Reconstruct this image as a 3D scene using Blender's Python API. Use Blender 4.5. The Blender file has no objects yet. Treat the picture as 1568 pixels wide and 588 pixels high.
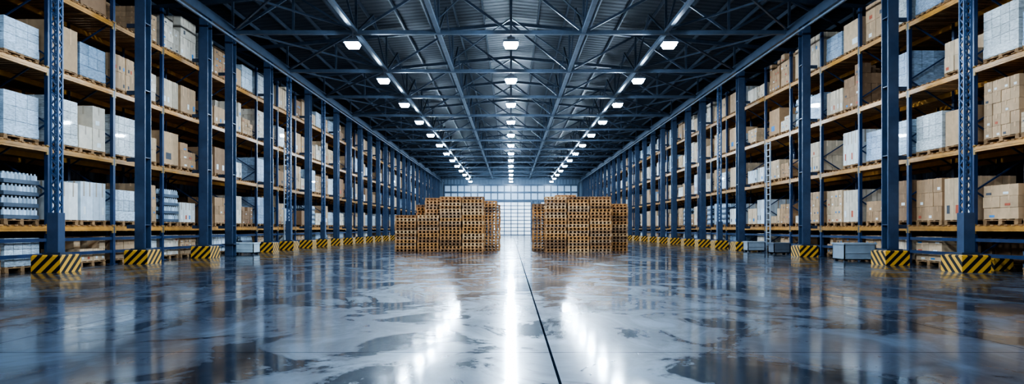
import bpy, math, random
from mathutils import Vector, Matrix
R = random.Random(7)
scene = bpy.context.scene

# ---------------------------------------------------------------- materials
def new_mat(name):
    m = bpy.data.materials.new(name); m.use_nodes = True
    nt = m.node_tree; b = nt.nodes["Principled BSDF"]
    return m, nt, b

def attr_mat(name, rough=.6, metal=0., nscale=6., namt=.25, bump=0., spec=.5, stretch=(1,1,1), coat=0.):
    m, nt, b = new_mat(name)
    a = nt.nodes.new("ShaderNodeVertexColor"); a.layer_name = "Col"
    tc = nt.nodes.new("ShaderNodeTexCoord")
    mp = nt.nodes.new("ShaderNodeMapping"); mp.inputs["Scale"].default_value = stretch
    n = nt.nodes.new("ShaderNodeTexNoise"); n.inputs["Scale"].default_value = nscale; n.inputs["Detail"].default_value = 4
    nt.links.new(tc.outputs["Object"], mp.inputs[0]); nt.links.new(mp.outputs[0], n.inputs["Vector"])
    mr = nt.nodes.new("ShaderNodeMapRange"); mr.inputs[1].default_value=.3; mr.inputs[2].default_value=.7
    mr.inputs[3].default_value = 1-namt; mr.inputs[4].default_value = 1+namt*.4
    nt.links.new(n.outputs[0], mr.inputs[0])
    mx = nt.nodes.new("ShaderNodeVectorMath"); mx.operation = 'SCALE'
    nt.links.new(a.outputs["Color"], mx.inputs[0]); nt.links.new(mr.outputs[0], mx.inputs["Scale"])
    nt.links.new(mx.outputs[0], b.inputs["Base Color"])
    b.inputs["Roughness"].default_value = rough; b.inputs["Metallic"].default_value = metal
    b.inputs["Specular IOR Level"].default_value = spec
    b.inputs["Coat Weight"].default_value = coat
    if bump:
        bp = nt.nodes.new("ShaderNodeBump"); bp.inputs["Strength"].default_value = bump; bp.inputs["Distance"].default_value=.02
        nt.links.new(n.outputs[0], bp.inputs["Height"]); nt.links.new(bp.outputs[0], b.inputs["Normal"])
    return m

M_STEEL = attr_mat("painted_steel", .35, .0, 3, .25)
M_CARD  = attr_mat("cardboard", .75, 0, 5, .14)
M_WRAP  = attr_mat("shrink_wrap", .22, 0, 9, .35, bump=.8, stretch=(1,1,3), coat=.4)
M_WOOD  = attr_mat("pallet_wood", .8, 0, 5, .25)
M_PLAST = attr_mat("plastic", .3, 0, 4, .1)
MATS = [M_STEEL, M_CARD, M_WRAP, M_WOOD, M_PLAST]
STEEL, CARD, WRAP, WOOD, PLAST = range(5)

# ---------------------------------------------------------------- mesh builder
class MB:
    def __init__(s): s.v=[]; s.f=[]; s.c=[]; s.m=[]
    def hexa(s, p, col, mat):
        b=len(s.v); s.v += p
        for q in ((0,3,2,1),(4,5,6,7),(0,1,5,4),(1,2,6,5),(2,3,7,6),(3,0,4,7)):
            s.f.append((b+q[0],b+q[1],b+q[2],b+q[3])); s.c.append(col); s.m.append(mat)
    def box(s, x,y,z, sx,sy,sz, col, mat=STEEL):   # centre xy, bottom z
        hx,hy=sx/2,sy/2
        s.hexa([(x-hx,y-hy,z),(x+hx,y-hy,z),(x+hx,y+hy,z),(x-hx,y+hy,z),
                (x-hx,y-hy,z+sz),(x+hx,y-hy,z+sz),(x+hx,y+hy,z+sz),(x-hx,y+hy,z+sz)], col, mat)
    def beam(s, p1, p2, w, h, col, mat=STEEL):
        a=Vector(p1); b=Vector(p2); d=(b-a).normalized()
        up=Vector((0,0,1)) if abs(d.z)<.95 else Vector((0,1,0))
        r=d.cross(up).normalized()*w/2; u=r.cross(d).normalized()*h/2
        P=[a-r-u,a+r-u,b+r-u,b-r-u,a-r+u,a+r+u,b+r+u,b-r+u]
        s.hexa([tuple(q) for q in P], col, mat)
    def cyl(s, x,y,z, r,h, n, col, mat=STEEL, r2=None):
        if r2 is None: r2=r
        b=len(s.v)
        for i in range(n):
            t=2*math.pi*i/n
            s.v.append((x+r*math.cos(t),y+r*math.sin(t),z)); s.v.append((x+r2*math.cos(t),y+r2*math.sin(t),z+h))
        for i in range(n):
            j=(i+1)%n
            s.f.append((b+2*i,b+2*j,b+2*j+1,b+2*i+1)); s.c.append(col); s.m.append(mat)
        s.f.append(tuple(b+2*i for i in reversed(range(n)))); s.c.append(col); s.m.append(mat)
        s.f.append(tuple(b+2*i+1 for i in range(n))); s.c.append(col); s.m.append(mat)
    def obj(s, name, loc=(0,0,0), mats=None, parent=None):
        me=bpy.data.meshes.new(name); me.from_pydata(s.v,[],s.f)
        for m in (mats or MATS): me.materials.append(m)
        me.polygons.foreach_set("material_index", s.m)
        ca=me.color_attributes.new("Col",'FLOAT_COLOR','CORNER')
        arr=[]
        for f,c in zip(s.f,s.c): arr += [c[0],c[1],c[2],1.0]*len(f)
        ca.data.foreach_set("color", arr)
        me.update()
        o=bpy.data.objects.new(name,me); o.location=loc
        scene.collection.objects.link(o)
        if parent: o.parent=parent
        return o

def vary(c,a=.1,rng=R):
    k=1+rng.uniform(-a,a); return (c[0]*k,c[1]*k,c[2]*k)

BLUE=(.050,.082,.145); BLUED=(.036,.06,.105); NAVY=(.026,.055,.13)
ORANGE=(.60,.29,.065); TIMBER=(.40,.21,.085)
L0,L1=-10.0,108.0      # building extents along Y
WX=17.0                # half width to side walls
EAVE=10.3; RIDGE=11.9; CH=9.2
def roofz(x): return RIDGE-(RIDGE-EAVE)*abs(x)/WX

# ---------------------------------------------------------------- room shell
def math_node(nt, op, a, b=None, c=None):
    n=nt.nodes.new("ShaderNodeMath"); n.operation=op
    for i,v in enumerate((a,b,c)):
        if v is None: continue
        if isinstance(v,(int,float)): n.inputs[i].default_value=v
        else: nt.links.new(v,n.inputs[i])
    return n.outputs[0]

def floor_mat():
    m,nt,b=new_mat("polished_concrete")
    tc=nt.nodes.new("ShaderNodeTexCoord"); sp=nt.nodes.new("ShaderNodeSeparateXYZ")
    nt.links.new(tc.outputs["Object"],sp.inputs[0]); X,Y=sp.outputs[0],sp.outputs[1]
    def noise(sc,det,dist,stretch=(1,1,1),rough=.55):
        mp=nt.nodes.new("ShaderNodeMapping"); mp.inputs["Scale"].default_value=stretch
        n=nt.nodes.new("ShaderNodeTexNoise"); n.inputs["Scale"].default_value=sc; n.inputs["Detail"].default_value=det
        n.inputs["Distortion"].default_value=dist; n.inputs["Roughness"].default_value=rough
        nt.links.new(tc.outputs["Object"],mp.inputs[0]); nt.links.new(mp.outputs[0],n.inputs["Vector"]); return n.outputs[0]
    def rng(v,a,b_,c,d):
        r=nt.nodes.new("ShaderNodeMapRange"); nt.links.new(v,r.inputs[0])
        for i,k in enumerate((a,b_,c,d)): r.inputs[i+1].default_value=k
        return r.outputs[0]
    def mix(f,a,b_):
        n=nt.nodes.new("ShaderNodeMix"); n.data_type='RGBA'
        nt.links.new(f,n.inputs[0])
        for i,v in ((6,a),(7,b_)):
            if isinstance(v,tuple): n.inputs[i].default_value=(*v,1)
            else: nt.links.new(v,n.inputs[i])
        return n.outputs[2]
    big=noise(.35,8,.8); fine=noise(5,8,.2); mid=noise(1.0,12,1.1,(1,.65,1),.69)
    blot=noise(.75,11,.8,(1,.85,1),.64)
    stain=rng(blot,.505,.56,0,1)
    col=mix(rng(big,.35,.65,0,1),(.010,.020,.036),(.028,.047,.076))
    col=mix(math_node(nt,'MULTIPLY',rng(fine,.4,.7,0,1),.3),col,(.075,.105,.145))
    col=mix(math_node(nt,'MULTIPLY',rng(mid,.50,.61,0,1),.45),col,(.085,.125,.17))
    col=mix(math_node(nt,'MULTIPLY',stain,.9),col,(.003,.008,.015))
    J=None
    for ax,v,w in ((X,.35,.011),(X,-4.9,.006),(X,4.7,.006),(X,-10.2,.01),(X,10.2,.01),(Y,5.8,.006),(Y,12.5,.01),(Y,19.2,.012),(Y,26,.012),(Y,33,.012),(Y,-1,.01)):
        c=math_node(nt,'COMPARE',ax,v,w); J=c if J is None else math_node(nt,'MAXIMUM',J,c)
    col=mix(math_node(nt,'MULTIPLY',J,.9),col,(.005,.008,.013))
    nt.links.new(col,b.inputs["Base Color"])
    nt.links.new(math_node(nt,'ADD',rng(mid,.35,.65,.26,.42),math_node(nt,'MULTIPLY',J,.3)),b.inputs["Roughness"])
    # damp stains lose the rough sheen
    nt.links.new(math_node(nt,'MULTIPLY',math_node(nt,'SUBTRACT',1,math_node(nt,'MAXIMUM',math_node(nt,'MULTIPLY',stain,.95),J)),.36),b.inputs["Specular IOR Level"])
    cw=rng(mid,.44,.62,1,.3)
    cw=math_node(nt,'MAXIMUM',cw,math_node(nt,'MULTIPLY',stain,.85))
    cw=math_node(nt,'MULTIPLY',cw,math_node(nt,'SUBTRACT',1,J))
    nt.links.new(cw,b.inputs["Coat Weight"])
    cr=math_node(nt,'ADD',rng(big,.3,.7,.06,.12),math_node(nt,'MULTIPLY',rng(fine,.35,.7,0,1),.05))
    nt.links.new(cr,b.inputs["Coat Roughness"]); b.inputs["Coat IOR"].default_value=1.58
    bp=nt.nodes.new("ShaderNodeBump"); bp.inputs["Strength"].default_value=.022; bp.inputs["Distance"].default_value=.02
    nt.links.new(mid,bp.inputs["Height"]); nt.links.new(bp.outputs[0],b.inputs["Normal"])
    return m

def shell_mat(name,col,rough,rib_axis,freq,strength=.5):
    m,nt,b=new_mat(name)
    tc=nt.nodes.new("ShaderNodeTexCoord"); sp=nt.nodes.new("ShaderNodeSeparateXYZ")
    nt.links.new(tc.outputs["Object"],sp.inputs[0])
    s=math_node(nt,'SINE',math_node(nt,'MULTIPLY',sp.outputs[rib_axis],freq))
    s=math_node(nt,'MULTIPLY_ADD',s,1.6,.5)
    s=math_node(nt,'MINIMUM',math_node(nt,'MAXIMUM',s,0),1)
    n=nt.nodes.new("ShaderNodeTexNoise"); n.inputs["Scale"].default_value=.6; n.inputs["Detail"].default_value=5
    nt.links.new(tc.outputs["Object"],n.inputs["Vector"])
    mx=nt.nodes.new("ShaderNodeMix"); mx.data_type='RGBA'; nt.links.new(n.outputs[0],mx.inputs[0])
    mx.inputs[6].default_value=(*[c*.7 for c in col],1); mx.inputs[7].default_value=(*[c*1.3 for c in col],1)
    nt.links.new(mx.outputs[2],b.inputs["Base Color"])
    bp=nt.nodes.new("ShaderNodeBump"); bp.inputs["Strength"].default_value=strength; bp.inputs["Distance"].default_value=.06
    nt.links.new(s,bp.inputs["Height"]); nt.links.new(bp.outputs[0],b.inputs["Normal"])
    b.inputs["Roughness"].default_value=rough
    return m

def slab(name, pts, mat, th, nrm):
    me=bpy.data.meshes.new(name); n=Vector(nrm)*th
    v=[Vector(p) for p in pts]+[Vector(p)+n for p in pts]
    k=len(pts)
    f=[tuple(range(k)),tuple(reversed(range(k,2*k)))]+[(i,i+k,(i+1)%k+k,(i+1)%k) for i in range(k)]
    me.from_pydata([tuple(q) for q in v],[],f); me.materials.append(mat); me.update()
    o=bpy.data.objects.new(name,me); scene.collection.objects.link(o); return o

slab("floor",[(-WX,L0,0),(WX,L0,0),(WX,L1,0),(-WX,L1,0)],floor_mat(),.2,(0,0,-1))
mroof=shell_mat("roof_deck",(.020,.029,.043),.5,1,14)
me=bpy.data.meshes.new("ceiling")
v=[(-WX,L0,EAVE),(0,L0,RIDGE),(WX,L0,EAVE),(-WX,L1,EAVE),(0,L1,RIDGE),(WX,L1,EAVE)]
v+=[(a,b_,c+.2) for a,b_,c in v]
me.from_pydata(v,[],[(0,1,4,3),(1,2,5,4),(6,9,10,7),(7,10,11,8),(0,6,7,1),(1,7,8,2),(3,4,10,9),(4,5,11,10),(0,3,9,6),(2,8,11,5)])
me.materials.append(mroof); o=bpy.data.objects.new("ceiling",me); scene.collection.objects.link(o)
mwall=shell_mat("wall_cladding",(.03,.045,.075),.5,1,16)
mend=shell_mat("end_cladding",(.12,.17,.23),.5,0,12)
slab("wall_left",[(-WX,L0,0),(-WX,L1,0),(-WX,L1,EAVE),(-WX,L0,EAVE)],mwall,.2,(-1,0,0))
slab("wall_right",[(WX,L0,0),(WX,L1,0),(WX,L1,EAVE),(WX,L0,EAVE)],mwall,.2,(1,0,0))
slab("wall_back",[(-WX,L1,0),(WX,L1,0),(WX,L1,EAVE),(0,L1,RIDGE),(-WX,L1,EAVE)],mend,.2,(0,1,0))
slab("wall_front",[(-WX,L0,0),(WX,L0,0),(WX,L0,EAVE),(0,L0,RIDGE),(-WX,L0,EAVE)],mend,.2,(0,-1,0))

# ---- end wall: translucent daylight panels and sectional doors
def glow_mat(name,col,st):
    m,nt,b=new_mat(name)
    tc=nt.nodes.new("ShaderNodeTexCoord"); n=nt.nodes.new("ShaderNodeTexNoise"); n.inputs["Scale"].default_value=.8
    nt.links.new(tc.outputs["Object"],n.inputs["Vector"])
    b.inputs["Base Color"].default_value=(.3,.4,.5,1); b.inputs["Emission Color"].default_value=(*col,1)
    nt.links.new(math_node(nt,'MULTIPLY',math_node(nt,'ADD',n.outputs[0],.5),st),b.inputs["Emission Strength"])
    b.inputs["Roughness"].default_value=.3
    return m
M_DAY=glow_mat("translucent_daylight_panel",(.55,.77,1),.2)
M_DOOR=glow_mat("translucent_door_panel",(.78,.90,1),.5)
M_DOORB=glow_mat("daylit_door_panel",(.80,.92,1),.95)
mb=MB()
for i in range(-10,10):
    for z in (5.9,7.12): mb.box(i*1.1+.55,L1-.06,z,.92,.06,1.02,(1,1,1),0)
mb.obj("window_1",mats=[M_DAY])
mb=MB()
for i in range(-10,11): mb.box(i*1.1,L1-.09,0,.18,.14,8.3,(.06,.10,.16))
for z in (5.68,7.0,8.2): mb.box(0,L1-.09,z,22.1,.13,.22,(.06,.10,.16))
mb.obj("trim_1")
for k,(x0,w) in enumerate(((-7.2,4.6),(0,6.6),(7.2,4.6))):
    par=bpy.data.objects.new("door_%d"%(k+1),None); scene.collection.objects.link(par)
    mb=MB(); n=9
    for r in range(n): mb.box(x0,L1-.17,.05+r*.6,w,.05,.57,(1,1,1),0)
    mb.obj("panels",mats=[M_DOORB if k==1 else M_DOOR],parent=par)
    mb=MB()
    for r in range(n+1): mb.box(x0,L1-.21,r*.6-.0,w,.05,.13,(.09,.13,.19))
    for q in range(7): mb.box(x0-w/2+q*w/6,L1-.21,0,.14,.06,5.45,(.09,.13,.19))
    for s in (-1,1): mb.box(x0+s*(w/2+.12),L1-.2,0,.26,.16,5.7,(.05,.08,.13))
    mb.obj("frame",parent=par)

# ---------------------------------------------------------------- roof structure
RS=(.058,.082,.118)
par=bpy.data.objects.new("roof_structure",None); scene.collection.objects.link(par)
mb=MB(); ys=[27+6.6*k for k in range(-5,13)]
nodes=[-16.8,-14.2,-11.5,-9,-6.4,-3,0,3,6.4,9,11.5,14.2,16.8]
for y in ys:
    mb.beam((-16.9,y,CH),(16.9,y,CH),.16,.16,RS)
    for s in (-1,1): mb.beam((0,y,roofz(0)-.28),(s*16.9,y,roofz(16.9)-.28),.16,.16,RS)
    for i,x in enumerate(nodes):
        mb.beam((x,y,CH),(x,y,roofz(x)-.28),.09,.09,RS)
        if i<len(nodes)-1:
            x2=nodes[i+1]
            if (x<0): mb.beam((x,y,roofz(x)-.28),(x2,y,CH),.09,.09,RS) if i%2 else mb.beam((x,y,CH),(x2,y,roofz(x2)-.28),.09,.09,RS)
            else: mb.beam((x,y,CH),(x2,y,roofz(x2)-.28),.09,.09,RS) if i%2 else mb.beam((x,y,roofz(x)-.28),(x2,y,CH),.09,.09,RS)
mb.obj("trusses",parent=par)
mb=MB()
LB=(.14,.18,.23)
for x in (-6.4,-3,3,6.4):
    mb.beam((x,L0,CH+.02),(x,L1-.3,CH+.02),.17,.13,LB)
    for a,b_ in zip(ys[:-1],ys[1:]):
        mid=(a+b_)/2; t=roofz(x)-.3
        mb.beam((x,a,CH),(x,mid,t),.07,.07,RS); mb.beam((x,mid,t),(x,b_,CH),.07,.07,RS)
for s in (-1,1):
    mb.beam((s*11.5,L0,CH),(s*11.5,L1-.3,CH),.3,.36,(.05,.075,.115))
    mb.beam((s*11.1,L0,CH-.5),(s*11.1,L1-.3,CH-.5),.07,.07,(.16,.2,.26))
    for a,b_ in zip(ys[:-1],ys[1:]):
        mb.beam((s*6.4,a,CH+.05),(s*11.5,b_,CH+.05),.07,.07,RS)
        mb.beam((s*6.4,b_,CH+.12),(s*11.5,a,CH+.12),.07,.07,RS)
        mb.beam((0,a,CH+.6),(s*3,b_,CH+.6),.05,.05,RS)
x=-16.2
while x<16.5:
    z=roofz(x)-.12
    mb.beam((x,L0,z),(x,L1-.1,z),.07,.17,(.058,.082,.118)); x+=1.35
mb.obj("purlins_and_bracing",parent=par)

# ---------------------------------------------------------------- lamps
def lens_mat(name,st):
    ml,nt,b=new_mat(name)
    b.inputs["Emission Color"].default_value=(.65,.82,1,1); b.inputs["Emission Strength"].default_value=st
    b.inputs["Base Color"].default_value=(.9,.95,1,1)
    return ml
h=MB()
h.box(0,0,0,.62,.62,.09,(.10,.12,.15)); h.box(0,0,.09,.3,.3,.14,(.07,.08,.1))
for i in range(-4,5): h.box(i*.065,0,.09,.015,.5,.07,(.12,.14,.17))
h.cyl(0,0,.23,.015,.5,6,(.1,.1,.12),0)
oh=h.obj("tmp_h",mats=[M_STEEL]); mh=oh.data; bpy.data.objects.remove(oh); mh.name="lamp_housing"
def lens_mesh(mat):
    l=MB(); x,y=.21,.21; X2=.27
    l.hexa([(-x,-y,-.15),(x,-y,-.15),(x,y,-.15),(-x,y,-.15),(-X2,-X2,-.002),(X2,-X2,-.002),(X2,X2,-.002),(-X2,X2,-.002)],(1,1,1),0)
    ol=l.obj("tmp_l",mats=[mat]); d=ol.data; bpy.data.objects.remove(ol); d.name="lamp_lens"; return d
ML0=lens_mesh(lens_mat("lamp_lens_bright",480)); ML1=lens_mesh(lens_mat("lamp_lens_dimmed",290))
yl=26.6-6.45*5; 
while yl<106:
    for x in (-6.45,0,6.45):
        e=bpy.data.objects.new("high_bay_lamp",None); e.location=(x,yl,8.62); scene.collection.objects.link(e)
        for n_,mm in (("housing",mh),("lens",ML0 if x==0 else ML1)):
            q=bpy.data.objects.new(n_,mm); q.parent=e; scene.collection.objects.link(q)
    yl+=6.45

# ---------------------------------------------------------------- columns
def stripes_mat():
    m,nt,b=new_mat("hazard_stripes")
    tc=nt.nodes.new("ShaderNodeTexCoord"); sp=nt.nodes.new("ShaderNodeSeparateXYZ")
    nt.links.new(tc.outputs["Object"],sp.inputs[0])
    s=math_node(nt,'SUBTRACT',math_node(nt,'ADD',sp.outputs[0],sp.outputs[1]),sp.outputs[2])
    s=math_node(nt,'FRACT',math_node(nt,'MULTIPLY',s,3.9))
    s=math_node(nt,'GREATER_THAN',s,.5)
    mx=nt.nodes.new("ShaderNodeMix"); mx.data_type='RGBA'; nt.links.new(s,mx.inputs[0])
    mx.inputs[6].default_value=(.012,.012,.014,1); mx.inputs[7].default_value=(.72,.38,.05,1)
    nt.links.new(mx.outputs[2],b.inputs["Base Color"]); b.inputs["Roughness"].default_value=.45
    return m
M_HAZ=stripes_mat()
CX=11.55
def guard_mesh(w,d,h):
    mb=MB(); b=.03
    mb.box(0,0,0,w,d,h-b,(1,1,1),0)
    x,y=w/2,d/2
    mb.hexa([(-x,-y,h-b),(x,-y,h-b),(x,y,h-b),(-x,y,h-b),(-x+b,-y+b,h),(x-b,-y+b,h),(x-b,y-b,h),(-x+b,y-b,h)],(1,1,1),0)
    return mb
def column(side,y,kind):
    e=bpy.data.objects.new("lattice_column" if kind=='L' else "steel_column",None)
    e.location=(side*CX,y,0); scene.collection.objects.link(e)
    mb=MB(); top=CH-.18
    if kind!='L':
        w,d,t=.32,.36,.035
        mb.box(0,-d/2+t/2,0,w,t,top,BLUE); mb.box(0,d/2-t/2,0,w,t,top,BLUE); mb.box(0,0,0,t,d-2*t,top,BLUE)
        mb.box(0,0,.44,w+.16,d+.16,.04,BLUED)
        for z in (1.2,3.3,5.4,7.5): 
            mb.box(0,0,z,w-.02,d-.04,.03,BLUED)
            mb.box(side*.32,0,z-.1,.34,.08,.12,BLUED)
        mb.box(0,-d/2-.01,.48,w*.8,.02,.5,vary(BLUE,.1))
    else:
        w=.17
        LC=(.05,.10,.20)
        for sx in (-1,1): 
            for sy in (-1,1): mb.box(sx*w/2,sy*.08,0,.045,.045,top,LC)
        z=.5
        k=1
        while z<top-.3:
            for sy in (-1,1):
                mb.beam((-k*w/2,sy*.08,z),(k*w/2,sy*.08,z+.17),.025,.025,LC)
            for sx in (-1,1): mb.beam((sx*w/2,-k*.08,z),(sx*w/2,k*.08,z+.17),.025,.025,LC)
            z+=.17; k=-k
        mb.box(0,0,.44,.45,.4,.06,BLUED)
        mb.box(0,-.02,.5,.28,.26,1.0,BLUE)
    mb.obj("shaft",parent=e)
    if kind!='N': guard_mesh(.72,.8,.44).obj("hazard_base",mats=[M_HAZ],parent=e)
colL=[(12.2,'H'),(16.6,'L'),(20.5,'H'),(24.7,'H'),(26.9,'N'),(31.1,'H'),(34.0,'L'),(37.2,'H'),(40.2,'L'),(43.2,'H')]
colR=[(12.0,'H'),(16.6,'L'),(19.9,'H'),(25.7,'H'),(32.9,'H'),(36.2,'L'),(39.4,'H'),(42.6,'H')]
y=46.6
while y<106:
    colL.append((y,'H')); colR.append((y-.3,'H')); y+=3.4
for y,k in colL: column(-1,y,k)
for y,k in colR: column(1,y,k)

# ---------------------------------------------------------------- racks
LEV=[1.2,3.3,5.4,7.5]; RX0,RX1=12.35,15.15; RY0,RY1=6.0,105.0; BAY=2.85
def rack(side):
    e=bpy.data.objects.new("pallet_rack",None); scene.collection.objects.link(e)
    fr=MB(); y=RY0; i=0
    while y<=RY1+.01:
        for x in (RX0,(RX0+RX1)/2,RX1):
            fr.box(side*x,y,0,.1,.11,8.9,NAVY)
            fr.box(side*x,y,0,.2,.2,.02,NAVY)
        z=.3;k=0
        xs=((RX0,(RX0+RX1)/2),((RX0+RX1)/2,RX1))
        while z<8.2:
            for a,b_ in xs:
                p,q=(a,b_) if k%2==0 else (b_,a)
                fr.beam((side*p,y,z),(side*q,y,z+.9),.04,.04,NAVY)
            z+=.9;k+=1
        y+=BAY; i+=1
    fr.obj("upright_frames",parent=e)
    bm=MB(); n=int(round((RY1-RY0)/BAY))
    for z in LEV:
        for j in range(n):
            ya=RY0+j*BAY+.06; yb=ya+BAY-.12; ym=(ya+yb)/2
            c=vary(ORANGE,.18)
            bm.box(side*(RX0-.02),ym,z-.17,.06,BAY-.11,.14,c)
            bm.box(side*(RX0-.05),ym,z-.12,.02,BAY-.13,.04,vary(c,.1))
            bm.box(side*((RX0+RX1)/2),ym,z-.17,.06,BAY-.11,.14,c)
            bm.box(side*RX1,ym,z-.17,.06,BAY-.11,.14,c)
            for yy in (ya-.0,yb+.0): bm.box(side*(RX0-.035),yy,z-.24,.035,.07,.26,(.36,.22,.06))
    bm.obj("load_beams",parent=e)
    lo=MB()
    for j in range(n):
        ym=RY0+j*BAY+BAY/2
        for zz in (.35,.75):
            lo.box(side*(RX0),ym,zz,.05,BAY-.11,.09,NAVY)
        lo.beam((side*(RX1),ym-BAY/2,.1),(side*RX1,ym+BAY/2,8.4),.03,.03,NAVY)
    lo.obj("tie_rails",parent=e)
    dk=MB()
    for z in LEV:
        y=RY0+.1
        while y<RY1-.05:
            dk.box(side*(RX0+RX1)/2,y,z-.03,RX1-RX0+.16,.11,.03,vary(TIMBER,.3),WOOD); y+=.235
    dk.obj("slatted_decking",parent=e)
    gd=MB(); y=RY0
    while y<60:
        g=guard_mesh(.5,.75,.32); b0=len(gd.v)
        for p in g.v: gd.v.append((p[0]+side*(RX0+.5),p[1]+y,p[2]))
        for f in g.f: gd.f.append(tuple(k+b0 for k in f))
        gd.c+=g.c; gd.m+=g.m; y+=BAY*2
    gd.obj("hazard_foot_guards",mats=[M_HAZ],parent=e)
rack(-1); rack(1)

KRAFTS=[(.46,.28,.15),(.55,.36,.21),(.64,.45,.28),(.34,.20,.11),(.68,.50,.33),(.58,.38,.22)]
LIGHTS=[(.74,.64,.51),(.80,.78,.73),(.70,.76,.80),(.72,.58,.42)]
WRAPS=[(.52,.63,.73),(.38,.48,.60),(.64,.73,.80),(.24,.33,.43),(.66,.67,.65)]
BOT=(.58,.68,.77)
def pallet(mb,ox,oy,oz,wx,wy,col,rng,nb=3,slats=6,h=.144):
    c=lambda:vary(col,.18,rng)
    for i in range(slats):
        y=oy-wy/2+.05+(wy-.1)*i/(slats-1); mb.box(ox,y,oz+h-.022,wx,.1,.022,c(),WOOD)
    for i in range(nb):
        x=ox-wx/2+.05+(wx-.1)*i/(nb-1)
        mb.box(x,oy,oz+h-.044,.1,wy,.022,c(),WOOD)
        for k in range(3):
            yy=oy-wy/2+.07+(wy-.14)*k/2; mb.box(x,yy,oz+.022,.08,.13,h-.066,c(),WOOD)
    for k in range(3):
        yy=oy-wy/2+.07+(wy-.14)*k/2; mb.box(ox,yy,oz,wx,.11,.022,c(),WOOD)
def load(mb,ox,oy,oz,side,kind,rng,detail=True,maxh=1.5):
    """kind: carton / tall / wrap / crate / single"""
    wx,wy=1.15,1.2
    pallet(mb,ox,oy,oz,wx+.02,wy,(.36,.21,.10),rng,3,5 if detail else 3)
    z0=oz+.145; g=.012
    def face_strip(cx,cy,z,bx,by,bz,col,w):
        fx=cx-side*(bx/2+.002)
        mb.box(fx,cy,z+bz*.62,.004,w,bz*.38,col,CARD)
        mb.box(cx,cy-by/2-.002,z+bz*.62,w,.004,bz*.38,col,CARD)
    if kind in('carton','tall','single'):
        if kind=='carton': nx,ny,nz=rng.choice(((2,3,3),(3,3,4),(2,2,3),(3,4,4),(2,3,2),(3,3,3),(2,2,2),(3,4,5))); H=rng.uniform(.6,1.5); base=rng.choice(KRAFTS+LIGHTS[:1]*2)
        elif kind=='tall': nx,ny,nz=3,rng.choice((3,4,5)),rng.choice((1,1,2)); H=rng.uniform(.6,1.35); base=rng.choice(LIGHTS+KRAFTS[1:3]+KRAFTS[4:5])
        else: nx,ny,nz=1,rng.choice((1,2)),1; H=rng.uniform(.7,1.35); base=rng.choice(KRAFTS)
        H=min(H,maxh); bx,by,bz=wx/nx,wy/ny,H/nz; miss=rng.random()<.35 and nz>1
        for k in range(nz):
            for i in range(nx):
                for j in range(ny):
                    if 0<i<nx-1 and 0<j<ny-1 and k<nz-1: continue
                    if miss and k==nz-1 and rng.random()<.5: continue
                    cx=ox-wx/2+bx*(i+.5)+rng.uniform(-.012,.012); cy=oy-wy/2+by*(j+.5); z=z0+bz*k
                    col=vary(base,.14,rng)
                    mb.box(cx,cy,z,bx-g,by-g,bz-.006,col,CARD)
                    front=(i==0) if side>0 else (i==nx-1)
                    if detail and (front or j==0):
                        tc_=tuple(min(1,c*1.25) for c in base) if base[2]<.5 else (.55,.45,.34)
                        face_strip(cx,cy,z,bx-g,by-g,bz,tc_,.05)
                        if front and rng.random()<.6:
                            lc=rng.choice(((.85,.85,.82),(.85,.85,.82),(.12,.12,.13),(.1,.3,.6),(.6,.15,.08)))
                            mb.box(cx-side*((bx-g)/2+.003),cy+by*rng.uniform(-.2,.2),z+bz*.15,.005,by*.3,bz*.2,lc,CARD)
    elif kind=='wrap':
        H=min(rng.uniform(.8,1.35),maxh); base=rng.choice(WRAPS); nz=rng.choice((3,4,5)); ny=rng.choice((3,4)); 
        for k in range(nz):
            for j in range(ny):
                for i in range(3):
                    if i==1 and 0<j<ny-1 and k<nz-1: continue
                    mb.box(ox-wx/2+wx/3*(i+.5),oy-wy/2+wy/ny*(j+.5),z0+H/nz*k,wx/3-.012,wy/ny-.012,H/nz-.008,vary(base,.2,rng),WRAP)
        mb.box(ox,oy,z0+.02,wx+.005,wy+.005,H*rng.uniform(.12,.3),vary(base,.1,rng),WRAP)
    elif kind=='crate':
        H=min(1.25,maxh); nz=max(2,int(H/.3)); 
        for k in range(nz):
            z=z0+k*.3
            mb.box(ox,oy,z,wx,wy,.1,(.12,.15,.19),PLAST)
            for q in range(9 if detail else 0):
                yy=oy-wy/2+.07+q*(wy-.14)/8
                mb.cyl(ox-side*(wx/2-.06),yy,z+.1,.05,.13,8,vary(BOT,.35,rng),PLAST); mb.cyl(ox-side*(wx/2-.06),yy,z+.23,.02,.05,6,(.8,.85,.9),PLAST)
                xx=ox-wx/2+.07+q*(wx-.14)/8
                mb.cyl(xx,oy-wy/2+.06,z+.1,.05,.13,8,vary(BOT,.35,rng),PLAST); mb.cyl(xx,oy-wy/2+.06,z+.23,.02,.05,6,(.8,.85,.9),PLAST)
            mb.box(ox+side*.08,oy+.08,z+.1,wx-.3,wy-.3,.19,(.22,.28,.34),PLAST)
NAMES={'carton':"carton_pallet_load",'tall':"tall_carton_pallet_load",'single':"large_carton_pallet_load",'wrap':"shrink_wrapped_pallet_load",'crate':"bottle_crate_pallet_load"}
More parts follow.
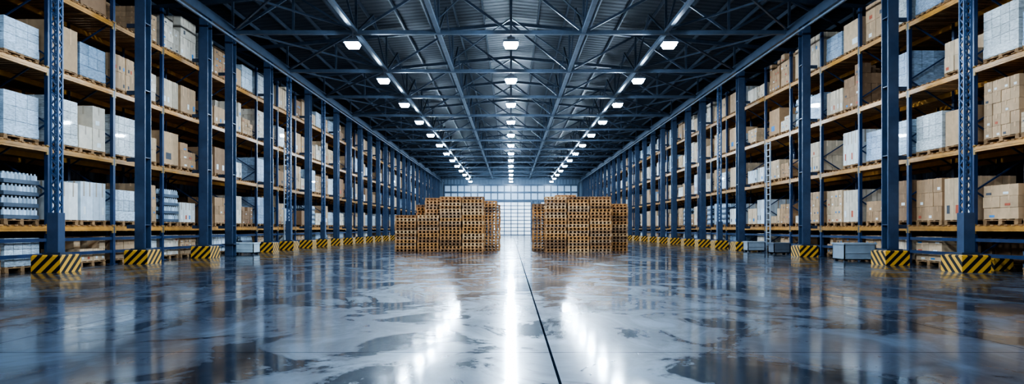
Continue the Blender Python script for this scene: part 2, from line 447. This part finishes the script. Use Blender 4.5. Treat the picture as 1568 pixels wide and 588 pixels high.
# goods nearest the camera, chosen to follow the photograph: (side, level, bay, slot) -> kind
FORCE={(-1,1,3,0):'crate',(-1,1,3,1):'crate',(-1,1,4,0):'tall',(-1,1,4,1):'tall',(-1,2,3,0):'wrap',(-1,2,3,1):'wrap',(-1,2,4,0):'wrap',(-1,3,3,0):'tall',(-1,3,3,1):'wrap',(-1,3,4,0):'single',(-1,3,4,1):'wrap',
       (1,1,3,0):'single',(1,1,3,1):'carton',(1,2,3,0):'carton',(1,2,3,1):'carton',(1,3,3,0):'wrap',(1,3,3,1):'wrap',(1,2,4,0):'single',(1,3,4,0):'tall',(1,3,5,0):'wrap',(1,4,4,1):'wrap',(1,3,6,1):'tall'}
for side in (-1,1):
    rng=random.Random(11 if side<0 else 29)
    far=MB(); rear=MB()
    for li,z in enumerate([0.0]+LEV):
        n=int(round((RY1-RY0)/BAY))
        for j in range(n):
            for q in (0,1):
                y=RY0+j*BAY+BAY/2+(-.66 if q==0 else .66)+rng.uniform(-.04,.04)
                maxh=.72 if li==0 else 1.55
                if rng.random()<(.35 if li==0 else .7):
                    load(rear,side*(RX1-.68),y,z,side,rng.choice(('single','single','carton')),rng,False,maxh)
                kf=FORCE.get((side,li,j,q))
                if rng.random()<(.4 if li==0 else .07) and not kf: continue
                kind=rng.choices(('carton','tall','single','wrap','crate'),(35,28,13,20,8 if li<=1 else 1))[0]
                if kf: kind=kf
                if y<33:
                    mb=MB(); load(mb,0,0,0,side,kind,rng,True,maxh)
                    mb.obj(NAMES[kind],loc=(side*(RX0+.68),y,z+.0005))
                else:
                    load(far,side*(RX0+.68),y,z,side,kind,rng,y<55,maxh)
    far.obj("palletized_goods_row"); rear.obj("palletized_goods_rear_row")

# ---------------------------------------------------------------- pallet stacks on the floor
PW=[(.54,.27,.11),(.64,.34,.15),(.42,.21,.09),(.70,.43,.22),(.30,.16,.08),(.58,.28,.10),(.46,.28,.16)]
def stack(x,y,n,rng):
    mb=MB()
    for k in range(n):
        c=rng.choice(PW)
        pallet(mb,rng.uniform(-.018,.018),rng.uniform(-.018,.018),k*.1442,1.0,1.15,c,rng,6,6)
    mb.obj("pallet_stack",loc=(x,y,0))
rng=random.Random(5)
for x,y,n in ((-4.93,31.1,12),(-3.88,31.1,12),(-2.83,31.1,18),(-1.78,31.1,18),
              (-5.0,32.4,12),(-3.7,32.4,18),(-2.3,32.4,18),(-1.2,32.4,17),
              (-4.3,33.7,16),(-3.2,33.7,18),(-2.1,33.7,18),(-1.05,33.7,16),
              (2.1,31.1,18),(3.15,31.1,18),(4.2,31.1,18),
              (1.55,32.4,16),(2.7,32.4,19),(3.8,32.4,18),(5.2,32.4,16),
              (1.6,33.7,16),(2.8,33.7,18),(4.0,33.7,18),(5.3,33.7,16)):
    stack(x,y,n,rng)

# ---------------------------------------------------------------- floor bins, ladders
def bin_(x,y,w,d,h,col):
    mb=MB()
    t=.03
    mb.box(0,0,.06,w,d,t,col,PLAST)
    for s in (-1,1):
        mb.box(s*(w/2-t/2),0,.06,t,d,h-.1,col,PLAST); mb.box(0,s*(d/2-t/2),.06,w,t,h-.1,col,PLAST)
        for s2 in (-1,1): mb.box(s*(w/2-.08),s2*(d/2-.08),0,.1,.1,.06,(.05,.06,.08),PLAST)
        mb.box(0,s*(d/2+.01),h*.45,w*.96,.02,.03,vary(col,.2),PLAST)
    mb.box(0,0,h-.05,w+.05,d+.05,.05,tuple(min(1,c*1.2) for c in col),PLAST)
    mb.obj("storage_bin",loc=(x,y,0))
bin_(-11.4,28.0,1.0,.7,.5,(.5,.58,.62)); bin_(11.55,22.0,1.05,.8,.62,(.28,.33,.38)); bin_(11.5,28.0,.7,.6,.5,(.12,.14,.17)); bin_(11.5,30.9,.8,.6,.5,(.3,.34,.38))
def ladder(x,y,h):
    mb=MB()
    for s in (-1,1): mb.box(0,s*.22,0,.05,.05,h,(.45,.5,.55))
    z=.3
    while z<h: mb.box(0,0,z,.035,.42,.035,(.45,.5,.55)); z+=.3
    mb.obj("access_ladder",loc=(x,y,0))
ladder(-12.18,35.3,5.6); ladder(12.18,30.9,5.2)

# ---------------------------------------------------------------- world + camera
w=bpy.data.worlds.new("world"); scene.world=w; w.use_nodes=True
w.node_tree.nodes["Background"].inputs[0].default_value=(.4,.55,.8,1); w.node_tree.nodes["Background"].inputs[1].default_value=.3
cam=bpy.data.cameras.new("camera"); co=bpy.data.objects.new("camera",cam); scene.collection.objects.link(co)
co.location=(0,0,1.1); co.rotation_euler=(math.pi/2,0,0)
cam.sensor_width=36; cam.lens=22.96; cam.shift_y=.0357; cam.shift_x=.001; cam.clip_end=300
scene.camera=co
scene.view_settings.view_transform='AgX'
try: scene.view_settings.look='AgX - High Contrast'
except Exception as ex: print(ex)
